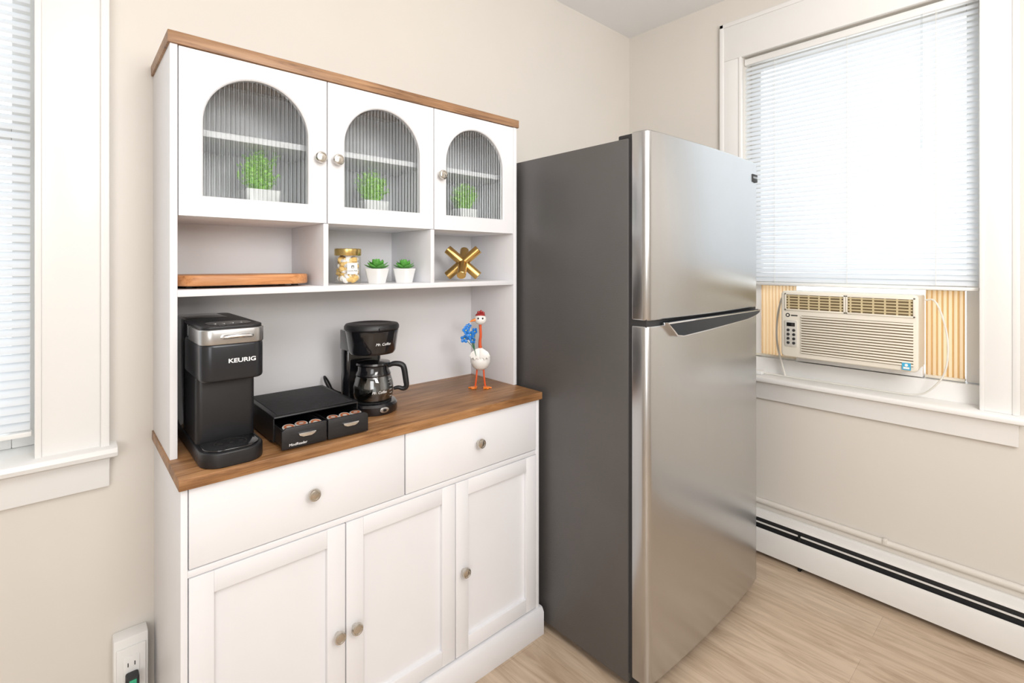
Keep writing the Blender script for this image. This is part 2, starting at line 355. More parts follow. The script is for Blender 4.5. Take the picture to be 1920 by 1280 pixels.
b.prism([(1.246,0),(1.257,0),(1.257,.078),(1.252,.092),(1.246,.094)],'y',FY+.02,WY,.0008,ang=.9)
obj('plinth',b,M['cab'],CB)
obj('worktop',MB().box(.178,1.250,1.229,WY-.001,CT-.025,CT,.0015),M['top'],CB)
knobprof=[(0,0),(.0065,0),(.0065,.010),(.013,.0125),(.0155,.016),(.0155,.020),(.0135,.0235),(.0105,.0245),(.0095,.0228),(.005,.0235),(0,.0245)]
def knob(x,z,y,par,r=1): 
    b=MB(); b.lathe([(a*r,c) for a,c in knobprof],(x,y,z),24,Matrix.Rotation(PI/2,4,'X')); return obj('knob',b,M['nickel'],par)
for x0,x1 in ((.198,.7125),(.7165,1.231)):
    d=obj('drawer',MB().box(x0,x1,FY,FY+.018,.652,.824,.0015),M['cab'],CB); knob((x0+x1)/2,.738,FY,d)
thirds=(.1965,.5420,.8875,1.233)
kx=(.519,.565,.915)
for i in range(3):
    x0=thirds[i]+.0015; x1=thirds[i+1]-.0015; z0,z1=.099,.632; s=.047
    b=MB(); b.box(x0,x0+s,FY,FY+.018,z0,z1,.001); b.box(x1-s,x1,FY,FY+.018,z0,z1,.001); b.box(x0+s,x1-s,FY,FY+.018,z0,z0+s,.001); b.box(x0+s,x1-s,FY,FY+.018,z1-s,z1,.001)
    d=obj('door',b,M['cab'],CB)
    obj('panel',MB().box(x0+s-.002,x1-s+.002,FY+.012,FY+.016,z0+s-.002,z1-s+.002),M['cab'],d)
    knob(kx[i],.358,FY,d)
HY=1.368; HT=1.806
b=MB(); b.box(.181,.196,HY,WY-.001,CT,HT,.001); obj('side_panel',b,M['cab'],CB)
b=MB(); b.box(1.240,1.255,HY,WY-.001,CT,HT,.001); obj('side_panel',b,M['cab'],CB)
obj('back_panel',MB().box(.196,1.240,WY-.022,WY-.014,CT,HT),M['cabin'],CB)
obj('top_board',MB().box(.176,1.262,HY-.006,WY-.001,HT,HT+.028,.0015),M['top2'],CB)
BY=WY-.022
obj('shelf',MB().box(.196,1.240,HY,BY,1.224,1.240,.001),M['cab'],CB)
obj('shelf',MB().box(.196,1.240,HY+.020,BY,1.412,1.428,.001),M['cab'],CB)
for x in (.541,.888): 
    obj('divider',MB().box(x-.007,x+.007,HY+.002,BY,1.240,1.412,.001),M['cab'],CB)
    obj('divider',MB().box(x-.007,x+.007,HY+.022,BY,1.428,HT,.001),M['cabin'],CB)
for x0,x1 in ((.196,.534),(.548,.881),(.895,1.240)):
    obj('inner_shelf',MB().box(x0,x1,HY+.045,BY,1.613,1.629,.001),M['cab'],CB)
def arch_frame(x0,x1,z0,z1,yf,yb,gx0,gx1,gz0,zt):
    r=(gx1-gx0)/2; cx=(gx0+gx1)/2; cz=zt-r
    A=[2*PI*k/72 for k in range(72)]
    for px,pz in ((x0,z0),(x1,z0),(x0,z1),(x1,z1),(gx0,gz0),(gx1,gz0)): A.append(math.atan2(pz-cz,px-cx)%(2*PI))
    A=sorted(set(round(a,6) for a in A))
    def inn(a,g=0):
        c,s=math.cos(a),math.sin(a)
        if s>=-1e-6: k=r+g
        else:
            k=min((r+g)/abs(c) if abs(c)>1e-9 else 9,(cz-gz0+g)/abs(s))
        return cx+k*c,cz+k*s
    def out(a):
        c,s=math.cos(a),math.sin(a)
        k=min(((x1-cx)/c if c>1e-9 else (x0-cx)/c if c<-1e-9 else 9),((z1-cz)/s if s>1e-9 else (z0-cz)/s if s<-1e-9 else 9))
        return cx+k*c,cz+k*s
    bm=bmesh.new(); loops=[]
    for fn,y in ((out,yf),(lambda a:inn(a,.003),yf),(lambda a:inn(a,0),yf+.003),(inn,yb),(out,yb)):
        loops.append([bm.verts.new((fn(a)[0],y,fn(a)[1])) for a in A])
    n=len(A)
    for i in range(5):
        P,Q=loops[i],loops[(i+1)%5]
        for k in range(n): bm.faces.new((P[k],P[(k+1)%n],Q[(k+1)%n],Q[k]))
    bmesh.ops.recalc_face_normals(bm,faces=bm.faces)
    return bm,cx,cz,r
ut=(.1965,.5435,.8915,1.2395); ukx=(.521,.569,.916)
for i in range(3):
    x0=ut[i]+.0015; x1=ut[i+1]-.0015
    g0=x0+.049; g1=x1-.049
    bm,cx,cz,r=arch_frame(x0,x1,1.413,1.804,HY,HY+.018,g0,g1,1.462,1.762)
    d=obj('door',bm,M['cab'],CB)
    g=bmesh.new(); p=None; n=int((g1-g0)/.0011); rib=.0105
    for k in range(n+1):
        x=g0-.002+(g1-g0+.004)*k/n; dx=min(abs(x-cx),r-.0001); zt=cz+math.sqrt(r*r-dx*dx)+.002
        ph=((x-g0)%rib)/rib; y=HY+.012-.0026*math.sin(PI*ph)
        a=g.verts.new((x,y,1.460)); c=g.verts.new((x,y,zt))
        if p: g.faces.new((p[0],a,c,p[1]))
        p=(a,c)
    go=obj('glass_pane',g,M['glass'],d)
    for e in go.data.edges: e.use_edge_sharp=False
    knob(ukx[i],1.590,HY,d)

# ---------------------------------------------------------------- refrigerator
FX0,FX1=1.272,2.052; FB=.888; FF=.812
FR=thing('refrigerator','stainless steel top-freezer refrigerator with charcoal grey sides','refrigerator',(1.66,1.22,0))
obj('body',MB().box(FX0,FX1,FB,1.60,.03,1.682,.004),M['fside'],FR)
def doorpts(g=0):
    pts=[(FX0,FB-.012),(FX1,FB-.012)]; r=.022
    for k in range(7):
        a=0-.5*PI*k/6; pts.append((FX1-r+r*math.cos(a),FF+.006+r+r*math.sin(a)))
    for k in range(1,20):
        x=FX1-r-(FX1-FX0-2*r)*k/20; s=(x-FX0)/(FX1-FX0)*2-1; pts.append((x,FF+.006-.014*(1-s*s)))
    for k in range(7):
        a=-.5*PI-.5*PI*k/6; pts.append((FX0+r+r*math.cos(a),FF+.006+r+r*math.sin(a)))
    return pts
b=MB(); b.prism(doorpts(),'z',1.132,1.697,.005,3); fd=obj('freezer_door',b,M['steel'],FR)
b=MB(); b.prism(doorpts(),'z',.055,1.116,.005,3); rd=obj('refrigerator_door',b,M['steel'],FR)
obj('gasket',MB().box(FX0+.006,FX1-.006,FB-.0125,FB+.002,.06,1.690),M['gasket'],FR)
obj('gap_strip',MB().box(FX0+.004,FX1-.004,FF+.014,FB-.005,1.112,1.136),M['gasket'],FR)
obj('hinge_cover',MB().box(FX0+.02,FX0+.11,FB-.03,FB+.05,1.682,1.700,.004),M['gasket'],FR)
obj('kick_plate',MB().box(FX0+.02,FX1-.02,FB-.03,FB+.01,.012,.055,.003),M['gasket'],FR)
for x in (FX0+.05,FX1-.05):
    for y in (FB+.03,1.55): obj('foot',MB().lathe([(0,0),(.018,0),(.018,.012),(.010,.014),(.010,.032),(0,.032)],(x,y,0),16),M['gasket'],FR)
def hpts(i):
    return [(1.345+i*1.6,1.124-i),(2.018-i*1.6,1.124-i),(2.012-i*1.4,1.114),(1.970-i,1.100+i),(1.90,1.092+i),(1.60,1.079+i),(1.435,1.074+i),(1.398+i,1.079+i),(1.378+i*1.4,1.096+i*.3)]
b=MB(); b.prism(hpts(0),'y',FF-.017,FF+.012,.002,2); h=obj('handle',b,M['chrome'],rd)
b=MB(); b.prism(hpts(.0040),'y',FF-.0176,FF-.015); b.box(1.355,2.010,FF-.012,FF+.010,1.118,1.1256)
obj('finger_pocket',b,M['pocket'],h)
bd=obj('badge',MB().box(1.985,2.030,FF-.001,FF+.010,1.620,1.650,.0015),M['gasket'],fd)
b=MB()
for k in range(5): b.box(1.990+k*.0075,1.995+k*.0075,FF-.002,FF-.0005,1.633,1.640)
obj('badge_marks',b,M['silver'],bd)

# ---------------------------------------------------------------- baseboard heater
HT_=thing('baseboard_heater','long cream baseboard heater under the window on the right wall','heater',(2.34,.0,0))
hy0,hy1=YF+.3,WY-.02
b=MB(); b.prism([(2.303,.022),(2.303,.108),(2.310,.124),(2.313,.124),(2.307,.108),(2.307,.026),(2.330,.026),(2.330,.022)],'y',hy0,hy1); obj('front_panel',b,M['heater'],HT_)
b=MB(); b.box(2.358,2.367,hy0,hy1,.0,.190,.001); obj('back_plate',b,M['heater'],HT_)
b=MB(); b.prism([(2.322,.165),(2.326,.175),(2.358,.184),(2.358,.180),(2.330,.171),(2.326,.163)],'y',hy0,hy1); obj('top_cover',b,M['heater'],HT_)
b=MB(); b.box(2.316,2.320,hy0,hy1,.1435,.1490); obj('damper',b,M['heater'],HT_)
obj('heating_element',MB().box(2.328,2.357,hy0+.01,hy1-.01,.045,.168),M['fins'],HT_)
for y in (-2.0,-1.0,0.0,.75,1.4): obj('bracket',MB().box(2.314,2.358,y,y+.01,0,.15),M['dark'],HT_)
b=MB(); b.box(2.300,2.367,hy0-.02,hy0+.01,0,.185,.003); obj('end_cap',b,M['heater'],HT_)

# ---------------------------------------------------------------- air conditioner
AC=thing('air_conditioner','cream window air conditioner below the half-lowered blind','air conditioner',(2.45,.59,.866))
ax=2.302; ay0,ay1,az0,az1=.357,.822,.905,1.186
obj('housing',MB().box(ax+.025,2.58,ay0+.008,ay1-.008,az0+.003,az1-.003,.006),M['ac'],AC)
obj('base_tray',MB().box(2.448,2.58,ay0+.01,ay1-.01,.866,az0+.004,.002),M['trim'],AC)
b=MB(); b.prism(rrect(ay0,ay1,az0,az1,.016),'x',ax,ax+.034,.006,3); fp=obj('front_panel',b,M['ac'],AC)
for y0,y1 in ((.588,.802),(.370,.578)):
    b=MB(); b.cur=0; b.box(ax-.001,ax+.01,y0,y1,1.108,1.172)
    b.cur=1
    for k in range(5): z=1.117+k*.0115; b.box(ax-.004,ax+.004,y0+.003,y1-.003,z,z+.0045)
    n=6
    for k in range(n):
        y=y0+.012+(y1-y0-.024)*k/(n-1)
        b.box(ax-.003,ax+.004,y-.003,y+.003,1.110,1.170)
    b.cur=2
    b.box(ax-.005,ax+.002,y0-.004,y1+.004,1.170,1.176,.001); b.box(ax-.005,ax+.002,y0-.004,y1+.004,1.104,1.110,.001)
    b.box(ax-.005,ax+.002,y0-.004,y0+.002,1.104,1.176,.001); b.box(ax-.005,ax+.002,y1-.002,y1+.004,1.104,1.176,.001)
    obj('air_vent',b,[M['acdark'],M['acv'],M['ac']],AC)
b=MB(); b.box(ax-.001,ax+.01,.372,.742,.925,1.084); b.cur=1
for k in range(15): z=.927+k*.0106; b.box(ax-.005,ax+.004,.370,.744,z,z+.0066,.001)
obj('intake_grille',b,[M['acdark'],M['ac']],AC)
b=MB(); b.prism(rrect(.757,.807,.950,1.062,.006),'x',ax-.004,ax+.01,.0015); cp=obj('control_panel',b,M['panelgrey'],AC)
b=MB()
for k in range(4):
    for j in range(2):
        b.lathe([(0,0),(.006,0),(.006,.002),(0,.003)],(ax-.004,.770+.022*j,.966+.018*k),12,Matrix.Rotation(-PI/2,4,'Y'))
obj('button',b,M['gasket'],cp)
b=MB(); b.box(ax-.0055,ax-.002,.766,.798,1.036,1.052,.001); obj('display',b,M['gloss'],cp)
b=MB(); b.lathe([(0,0),(.0085,0),(.0085,.001),(0,.001)],(ax,.795,1.083),20,Matrix.Rotation(-PI/2,4,'Y'))
b.cur=1; b.lathe([(0,0),(.0042,0),(.0042,.0016),(0,.0016)],(ax,.795,1.083),16,Matrix.Rotation(-PI/2,4,'Y'))
b.cur=0; b.box(ax-.001,ax+.001,.757,.782,1.080,1.085)
obj('emblem',b,[M['ink'],M['ac']],fp)
b=MB(); b.box(ax-.0062,ax-.004,.378,.404,.912,.938); b.cur=1; b.box(ax-.0066,ax-.004,.382,.400,.916,.923); b.lathe([(0,0),(.005,0),(.005,.0008),(0,.0008)],(ax-.0062,.391,.930),12,Matrix.Rotation(-PI/2,4,'Y'))
obj('sticker',b,[M['sky'],M['label']],fp)
for (a,c) in ((ay1-.006,w2[1]-.002),(w2[0]+.048,ay0+.006)):
    bm=bmesh.new(); n=max(4,int((c-a)/.0072)); p=None
    for k in range(n+1):
        y=a+(c-a)*k/n; x=WX+.092+(.012 if k%2 else 0)
        v=(bm.verts.new((x,y,.872)),bm.verts.new((x,y,1.205)))
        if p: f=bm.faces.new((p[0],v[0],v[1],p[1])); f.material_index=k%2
        p=v
    obj('side_curtain',bm,[M['pleat'],M['pleat_shade']],AC,smooth=False)
    b=MB(); b.box(WX+.084,WX+.12,a,c,.866,.876,.001); obj('curtain_track',b,M['ac'],AC)
b=MB(); b.tube([(2.40,.352,1.165),(2.385,.32,1.172),(2.38,.292,1.08),(2.375,.282,.99),(2.375,.292,.90),(2.38,.325,.845),(2.40,.37,.801),(2.41,.50,.798),(2.415,.66,.798),(2.405,.80,.798),(2.40,.93,.799),(2.40,.98,.799)],.0032,10,smooth=2)
obj('power_cord',b,M['cable'],AC)
b=MB(); b.tube([(2.40,.825,1.170),(2.39,.850,1.160),(2.385,.868,1.06),(2.385,.872,.97),(2.39,.860,.89),(2.40,.84,.803)],.0045,10,smooth=2)
obj('drain_hose',b,M['cable'],AC)
b=MB(); b.box(2.362,2.40,.925,.985,.7955,.812,.004,3); obj('cord_plug',b,M['trim'],AC)

# ---------------------------------------------------------------- wall outlet
OU=thing('electrical_outlet','white surface-mounted socket box with plug low on wall left of the cabinet','electrical outlet',(.129,WY,.16))
obj('box',MB().box(.094,.166,WY-.045,WY,.150,.345,.004),M['trim'],OU)
cv=obj('cover_plate',MB().box(.100,.160,WY-.051,WY-.045,.165,.322,.002),M['trim'],OU)
b=MB(); b.box(.113,.147,WY-.054,WY-.050,.190,.300,.002); b.cur=1
for z in (.275,.218): 
    for x in (.122,.136): b.box(x,x+.002,WY-.0545,WY-.053,z,z+.010)
obj('receptacle',b,[M['ceramic'],M['dark']],cv)
b=MB(); b.prism(rrect(.117,.144,WY-.085,WY-.054,.006),'z',.232,.262,.003); b.cur=1; b.box(.123,.138,WY-.087,WY-.084,.246,.258,.001); b.cur=0
b.tube([(.130,WY-.07,.235),(.131,WY-.075,.19),(.134,WY-.07,.10),(.15,WY-.04,.02),(.168,WY-.03,.006)],.0035,8,smooth=2)
obj('plug',b,[M['gasket'],M['green']],OU)

# ---------------------------------------------------------------- pod coffee machine
K=thing('pod_coffee_machine','tall slim black single-serve coffee machine with silver lid band, left end of worktop','coffee maker',(.287,1.42,CT))
kx0,kx1=.222,.352
b=MB(); b.prism(rrect(kx0,kx1,1.236,1.60,[.045,.045,.012,.012],8),'z',CT,CT+.034,.004,3); bs=obj('base',b,M['black'],K)
b=MB(); b.prism(rrect(kx0+.008,kx1-.008,1.243,1.325,[.040,.040,.008,.008],8),'z',CT+.033,CT+.038,.0015); b.cur=1
for k in range(3): b.lathe([(.0,0),(.005,0),(.005,.001),(0,.001)],(kx0+.045+k*.02,1.285,CT+.038),10)
b.lathe([(.034,0),(.034,.0006),(.031,.0006),(.031,0)],(.287,1.287,CT+.038),32)
obj('drip_tray',b,[M['gloss'],M['dark']],K)
b=MB(); b.prism(rrect(kx0+.003,kx1-.003,1.325,1.60,[.014,.014,.012,.012]),'z',CT+.034,1.050,.002); obj('body',b,M['black'],K)
b=MB(); b.prism(rrect(kx0+.001,kx1-.03,1.46,1.612,[.01,.01,.02,.02]),'z',CT+.034,1.163,.004); obj('water_tank',b,M['gloss'],K)
b=MB(); b.prism(rrect(kx0,kx1,1.252,1.455,[.026,.026,.010,.010],8),'z',1.038,1.124,.008,4); hd=obj('head',b,M['dgrey'],K)
b=MB(); b.prism(rrect(kx0-.0015,kx1+.0015,1.250,1.400,[.027,.027,.010,.010],8),'z',1.121,1.155,.003,3); bd=obj('lid_band',b,M['silver'],K)
b=MB(); b.prism(rrect(kx0+.002,kx1-.002,1.255,1.60,[.025,.025,.02,.02],8),'z',1.1535,1.1625,.003,3); b.cur=1; b.prism(rrect(kx0+.02,kx1-.02,1.275,1.345,[.02]*4,8),'z',1.1620,1.1637); b.cur=2
for k in range(4): b.lathe([(0,0),(.004,0),(.004,.0005),(0,.0005)],(.258+k*.018,1.30,1.1637),10)
obj('lid',b,[M['black'],M['gloss'],M['silver']],K)
b=MB(); b.tube([(.262,1.252,1.137),(.264,1.238,1.139),(.291,1.234,1.140),(.320,1.238,1.139),(.322,1.252,1.137)],.0040,10,smooth=1); obj('handle',b,M['chrome'],K)
lettering('KEURIG',.0130,faceY(.303,1.2515,1.083),M['white'],hd,sx=1.28,off=.0003)
b=MB(); b.box(.268,.306,1.30,1.326,1.028,1.042,.003); obj('nozzle',b,M['gloss'],K)
# ---------------------------------------------------------------- pod drawer organizer
OR=thing('pod_organizer','low black two-drawer coffee pod organizer with both drawers ajar, beside the slim coffee machine','pod organizer',(.495,1.42,CT))
o0,o1=.386,.606; LF=1.306
b=MB(); b.box(o0,o1,1.335,1.56,CT+.003,CT+.008); b.box(o0,o0+.003,LF+.005,1.56,CT+.008,CT+.066); b.box(o1-.003,o1,LF+.005,1.56,CT+.008,CT+.066); b.box(o0,o1,1.557,1.56,CT+.008,CT+.066); b.box(o0,o1,LF,1.562,CT+.064,CT+.070,.003)
b.cur=1; b.box(o0+.012,o1-.012,LF+.014,1.55,CT+.0695,CT+.0715,.001)
obj('case',b,[M['black'],M['mat']],OR)
for x in (o0+.01,o1-.01):
    for y in (1.34,1.55): obj('foot',MB().lathe([(0,0),(.006,0),(.006,.0035),(0,.0035)],(x,y,CT),10),M['gasket'],OR)
for x0,x1 in ((o0,.4945),(.4975,o1)):
    lft=x0==o0
    b=MB(); b.prism([(x0,CT+.004),(x1,CT+.004),(x1,CT+(.054 if lft else .048)),(x1-(.004 if lft else .010),CT+(.055 if lft else .055)),(x0+(.010 if lft else .004),CT+.055),(x0,CT+(.048 if lft else .054))],'y',1.246,1.253,.002)
    b.box(x0+.003,x0+.006,1.253,1.50,CT+.010,CT+.050); b.box(x1-.006,x1-.003,1.253,1.50,CT+.010,CT+.050); b.box(x0+.003,x1-.003,1.253,1.50,CT+.0085,CT+.011)
    d=obj('drawer',b,M['black'],OR); c=(x0+x1)/2+.004
    b=MB(); b.prism([(c-.022,CT+.039),(c+.022,CT+.039),(c+.019,CT+.033),(c+.010,CT+.029),(c-.010,CT+.029),(c-.019,CT+.033)],'y',1.238,1.247,.002); obj('drawer_pull',b,M['chrome'],d)
    if lft: lettering('MindReader',.0088,faceY(c-.020,1.2458,CT+.013),M['white'],d)
pod=['foil-topped coffee pod at the left end of the left open drawer','foil-topped coffee pod in the middle of the left open drawer','foil-topped coffee pod at the right end of the left open drawer','foil-topped coffee pod at the left end of the right open drawer','foil-topped coffee pod in the middle of the right open drawer','foil-topped coffee pod at the right end of the right open drawer']
for i,(x,y,tl) in enumerate(((.410,1.277,.20),(.442,1.281,.1),(.4735,1.277,.28),(.521,1.278,.12),(.552,1.281,.25),(.583,1.277,.05))):
    p=thing('coffee_pod',pod[i],'coffee pod',(x,y,CT+.011),group='coffee pods in the open organizer drawers')
    R=Matrix.Translation((x,y,CT+.0125))@Matrix.Rotation(tl,4,'X')
    b=MB(); b.lathe([(0,0),(.0105,0),(.0135,.036),(.0152,.0375),(.0152,.0385),(0,.0385)],(0,0,0),20,R); obj('cup',b,M['ceramic'],p)
    b=MB(); b.lathe([(0,.0386),(.0145,.0386),(.0145,.0392),(0,.0392)],(0,0,0),20,R); b.cur=1; b.lathe([(.0115,.0393),(.0115,.0396),(.0060,.0396),(.0060,.0393)],(0,0,0),20,R); obj('foil_lid',b,[M['foil'],M['podred']],p)
# ---------------------------------------------------------------- drip coffee maker
mx_,my_=.708,1.425
D=thing('drip_coffee_maker','black drip coffee maker with glass carafe in the middle of the worktop','coffee maker',(mx_,my_,CT))
b=MB(); b.lathe([(0,0),(.070,0),(.073,.005),(.073,.024),(.068,.031),(.060,.033),(0,.033)],(mx_,my_,CT),40); b.prism(rrect(mx_-.062,mx_+.062,my_,my_+.105,.02),'z',CT,CT+.033,.003); bs=obj('base',b,M['gloss'],D)
b=MB(); b.lathe([(0,0),(.056,0),(.056,.002),(0,.002)],(mx_,my_,CT+.033),32); obj('hot_plate',b,M['dark'],D)
b=MB(); b.lathe([(0,0),(.013,0),(.013,.003),(.010,.004),(0,.004)],(mx_,my_-.072,CT+.016),20,Matrix.Rotation(PI/2,4,'X')@Matrix.Diagonal((1.1,.62,1,1)))
b.cur=1; b.box(mx_-.005,mx_+.005,my_-.078,my_-.075,CT+.012,CT+.020,.001); obj('power_switch',b,[M['silver'],M['gloss']],bs)
b=MB(); b.prism(rrect(mx_-.062,mx_+.062,my_+.058,my_+.105,.018),'z',CT+.030,1.06,.002); obj('water_tank',b,M['gloss'],D)
b=MB(); b.lathe([(0,0),(.040,0),(.066,.004),(.071,.012),(.077,.060),(.079,.070),(.079,.074),(0,.074)],(mx_,my_+.005,1.025),44); b.prism(rrect(mx_-.064,mx_+.064,my_+.02,my_+.108,.018),'z',1.035,1.095,.002); hd=obj('brew_head',b,M['gloss'],D)
b=MB(); b.lathe([(0,0),(.079,0),(.082,.004),(.082,.012),(.078,.018),(.060,.0205),(.055,.018),(0,.018)],(mx_,my_+.007,1.0995),44); b.box(mx_-.018,mx_+.018,my_-.078,my_-.070,1.103,1.111,.002); obj('lid',b,M['black'],D)
lettering('Mr. Coffee',.0110,Matrix.Translation((mx_,my_+.005,1.062))@Matrix.Rotation(-.02,4,'Z')@Matrix.Rotation(PI/2,4,'X')@Matrix.Translation((0,0,.0768)),M['white'],hd,bend=.0768,shear=.35)
ccx,ccy=mx_,my_-.002
b=MB(); b.lathe([(.050,.0),(.056,.004),(.060,.020),(.060,.045),(.052,.075),(.044,.090),(.043,.0995),(.0415,.0995),(.0425,.090),(.0505,.075),(.0585,.045),(.0585,.020),(.0545,.005),(.049,.0015),(0,.0015)],(ccx,ccy,CT+.0355),40); cf=obj('carafe',b,M['carafe'],D)
b=MB(); b.lathe([(.0445,.078),(.052,.0745),(.053,.078),(.047,.092),(.047,.104),(.052,.108),(.050,.1135),(.03,.1165),(.0,.1175),(0,.100),(.043,.100)],(ccx,ccy,CT+.0355),40); obj('carafe_collar',b,M['gloss'],cf)
hx,hy=.80,-.60
def H(r,z): return (ccx+hx*r,ccy+hy*r,CT+.0355+z)
b=MB(); b.tube([H(.046,.100),H(.062,.108),H(.088,.104),H(.094,.090),H(.098,.060),H(.102,.034),H(.090,.028),H(.076,.034),H(.062,.030)],[.006,.008,.009,.009,.009,.008,.007,.006,.005],10,smooth=2); obj('carafe_handle',b,M['black'],cf)
b=MB()
for k in range(6):
    z=CT+.0355+.014+k*.010; a=-PI/2+.05
    rr=.0604 if z<CT+.082 else .0565
    b.box(-.006,.006,-.0003,.0003,-.0004,.0004,M=Matrix.Translation((ccx+rr*math.cos(a+.5),ccy+rr*math.sin(a+.5),z))@Matrix.Rotation(a+.5+PI/2,4,'Z'))
obj('level_marks',b,M['white'],cf)
lettering('Mr. Coffee',.0105,Matrix.Translation((ccx,ccy,CT+.066))@Matrix.Rotation(-.15,4,'Z')@Matrix.Rotation(PI/2,4,'X')@Matrix.Translation((0,0,.0604)),M['white'],cf,bend=.0602,shear=.35)
b=MB(); b.tube([(mx_-.05,my_+.10,CT+.02),(mx_-.07,my_+.13,CT+.03),(mx_-.085,my_+.16,CT+.07),(mx_-.080,my_+.185,CT+.09),(mx_-.06,my_+.19,CT+.06),(mx_-.05,my_+.185,CT+.03),(mx_+.03,my_+.18,CT+.004),(mx_+.10,my_+.17,CT+.004)],.0032,8,smooth=2); obj('power_cord',b,M['black'],D)

# ---------------------------------------------------------------- bird figurine
bx,by=1.128,1.425
B=thing('bird_figurine','white enamel bird figurine with orange legs holding blue flowers, right end of worktop','figurine',(bx,by,CT))
rt=Vector((.743,-.669,0)); fw=Vector((.669,.743,0))
def Q(r,f,z): 
    p=Vector((bx,by,CT))+rt*r+fw*f; return (p.x,p.y,p.z+z)
rz=math.atan2(-.669,.743)
RZ=Matrix.Rotation(rz,4,'Z')
for s in (-1,1):
    b=MB(); b.tube([Q(.012*s,0,.066),Q(.014*s,-.004,.036),Q(.018*s,-.002,.006)],[.0034,.0032,.0034],10,smooth=1); lg=obj('leg',b,M['red'],B)
    b=MB()
    cx_,cy_,cz_=Q(.018*s,-.002,0)
    T2=Matrix.Translation((cx_,cy_,cz_))@Matrix.Rotation(rz+(.45*s),4,'Z')
    b.prism([(-.004,.010),(.004,.010),(.017,-.022),(.009,-.019),(.003,-.027),(-.003,-.027),(-.009,-.019),(-.017,-.022)],'z',0,.005,.0015,M=T2); obj('foot',b,M['orange'],lg)
b=MB(); b.lathe([(0,0),(.013,.002),(.028,.013),(.0360,.032),(.0355,.047),(.028,.063),(.015,.075),(.006,.083),(0,.085)],Q(0,0,.062),28,RZ); obj('body',b,M['enamel'],B)
b=MB()
for s in (-1,1):
    pts=[(0,.026),(.012,.024),(.030,.012),(.038,-.004),(.033,-.003),(.030,-.012),(.024,-.007),(.018,-.016),(.012,-.009),(.004,-.014),(0,-.008)]
    pts=[(p[0]*s,p[1]) for p in pts]
    b.prism(pts,'y',-.037,-.032,.001,M=Matrix.Translation(Q(0,0,.118))@RZ@Matrix.Rotation(-.12,4,'X'))
obj('wing',b,M['enamel'],B)
b=MB(); b.tube([Q(0,0,.140),Q(-.002,-.002,.165),Q(.002,-.004,.190),Q(0,-.004,.215),Q(0,-.004,.240)],[.0075,.0055,.005,.005,.006],12,smooth=1); nk=obj('neck',b,M['red'],B)
b=MB(); b.sphere(Q(0,-.006,.248),.0215,(1.05,1,.92),20,RZ); hd=obj('head',b,M['enamel'],B)
b=MB(); b.sphere(Q(.000,-.003,.262),.0175,(1.05,1,.55),16,RZ)
for r_,z_ in ((-.006,.272),(.003,.275),(.011,.270)): b.sphere(Q(r_,-.004,z_),.0055,(1,.7,1.2),10,RZ)
obj('comb',b,M['darkred'],hd)
b=MB(); b.tube([Q(-.014,-.016,.248),Q(-.028,-.022,.245),Q(-.036,-.026,.241)],[.0055,.004,.001],10); obj('beak',b,M['orange'],hd)
b=MB(); b.sphere(Q(-.006,-.0255,.253),.0035,n=10); b.sphere(Q(.010,-.0245,.253),.0035,n=10); obj('eye',b,M['ink'],hd)
for r_,f_,z_,sc,yaw,pit in ((-.050,-.032,.211,1.0,.5,.3),(-.054,-.036,.183,1.0,.2,-.2),(-.032,-.042,.197,1.05,-.2,.1),(-.016,-.038,.208,.85,-.6,.3),(-.024,-.046,.180,.85,-.3,-.3),(-.040,-.026,.225,.7,0,.5)):
    b=MB(); b.tube([Q(-.012,-.036,.118),Q(-.02,-.038,.150),Q(r_,f_,z_)],.0011,6,smooth=1); st=obj('flower_stem',b,M['stem'],B)
    b=MB(); c=Vector(Q(r_,f_,z_))
    Tm=Matrix.Translation(c)@Matrix.Rotation(rz+yaw,4,'Z')@Matrix.Rotation(PI/2-pit,4,'X')@Matrix.Rotation(r_*90,4,'Z')
    for k in range(5):
        a=2*PI*k/5; b.sphere((0,0,0),.0084*sc,(1,.80,.32),10,Tm@Matrix.Rotation(a,4,'Z')@Matrix.Rotation(-.35,4,'Y')@Matrix.Translation((.0092*sc,0,0)))
    fl=obj('flower',b,M['blue'],st)
    obj('flower_centre',MB().sphere((0,0,0),.0025*sc,n=8,M=Tm@Matrix.Translation((0,0,.002))),M['yellow'],fl)

# ---------------------------------------------------------------- open shelf items
SZ=1.240
CBD=thing('cutting_board','thick rounded acacia wood board lying on the open shelf above the slim coffee machine','serving board',(.36,1.49,SZ))
b=MB(); b.prism(rrect(.200,.522,1.385,1.600,[.05,.09,.09,.05],10),'z',SZ+.007,SZ+.033,.004,3); obj('board',b,M['board'],CBD)
for x in (.23,.48):
    for y in (1.44,1.55): obj('foot',MB().lathe([(0,0),(.009,0),(.009,.0075),(0,.0075)],(x,y,SZ),12),M['gasket'],CBD)
jx,jy=.650,1.475
J=thing('storage_jar','clear jar of gold and white laundry pods with a gold lid on the open shelf','jar',(jx,jy,SZ))
b=MB(); b.lathe([(0,0),(.036,0),(.0385,.003),(.0385,.082),(.036,.086),(.036,.088)],(jx,jy,SZ),36); jb=obj('jar_body',b,M['jar'],J)
obj('lid',MB().lathe([(0,.086),(.0385,.086),(.0395,.088),(.0395,.105),(.038,.107),(0,.107)],(jx,jy,SZ),36),M['lidgold'],J)
b=MB(); random.seed(3)
for k in range(150):
    a=random.random()*6.28; r=.0245*random.random()**.3; z=SZ+.011+.066*((k+.5)/150)
    b.cur=1 if k%4==0 else 0
    b.sphere((jx+r*math.cos(a),jy+r*math.sin(a),z),.0118,(1,.9,.55),10,Matrix.Rotation(random.random()*3,4,'X')@Matrix.Rotation(random.random()*3,4,'Z'))
tag(obj('pod_filling',b,[M['pods'],M['ceramic']],J),kind='stuff')
ang=-PI/2-.05
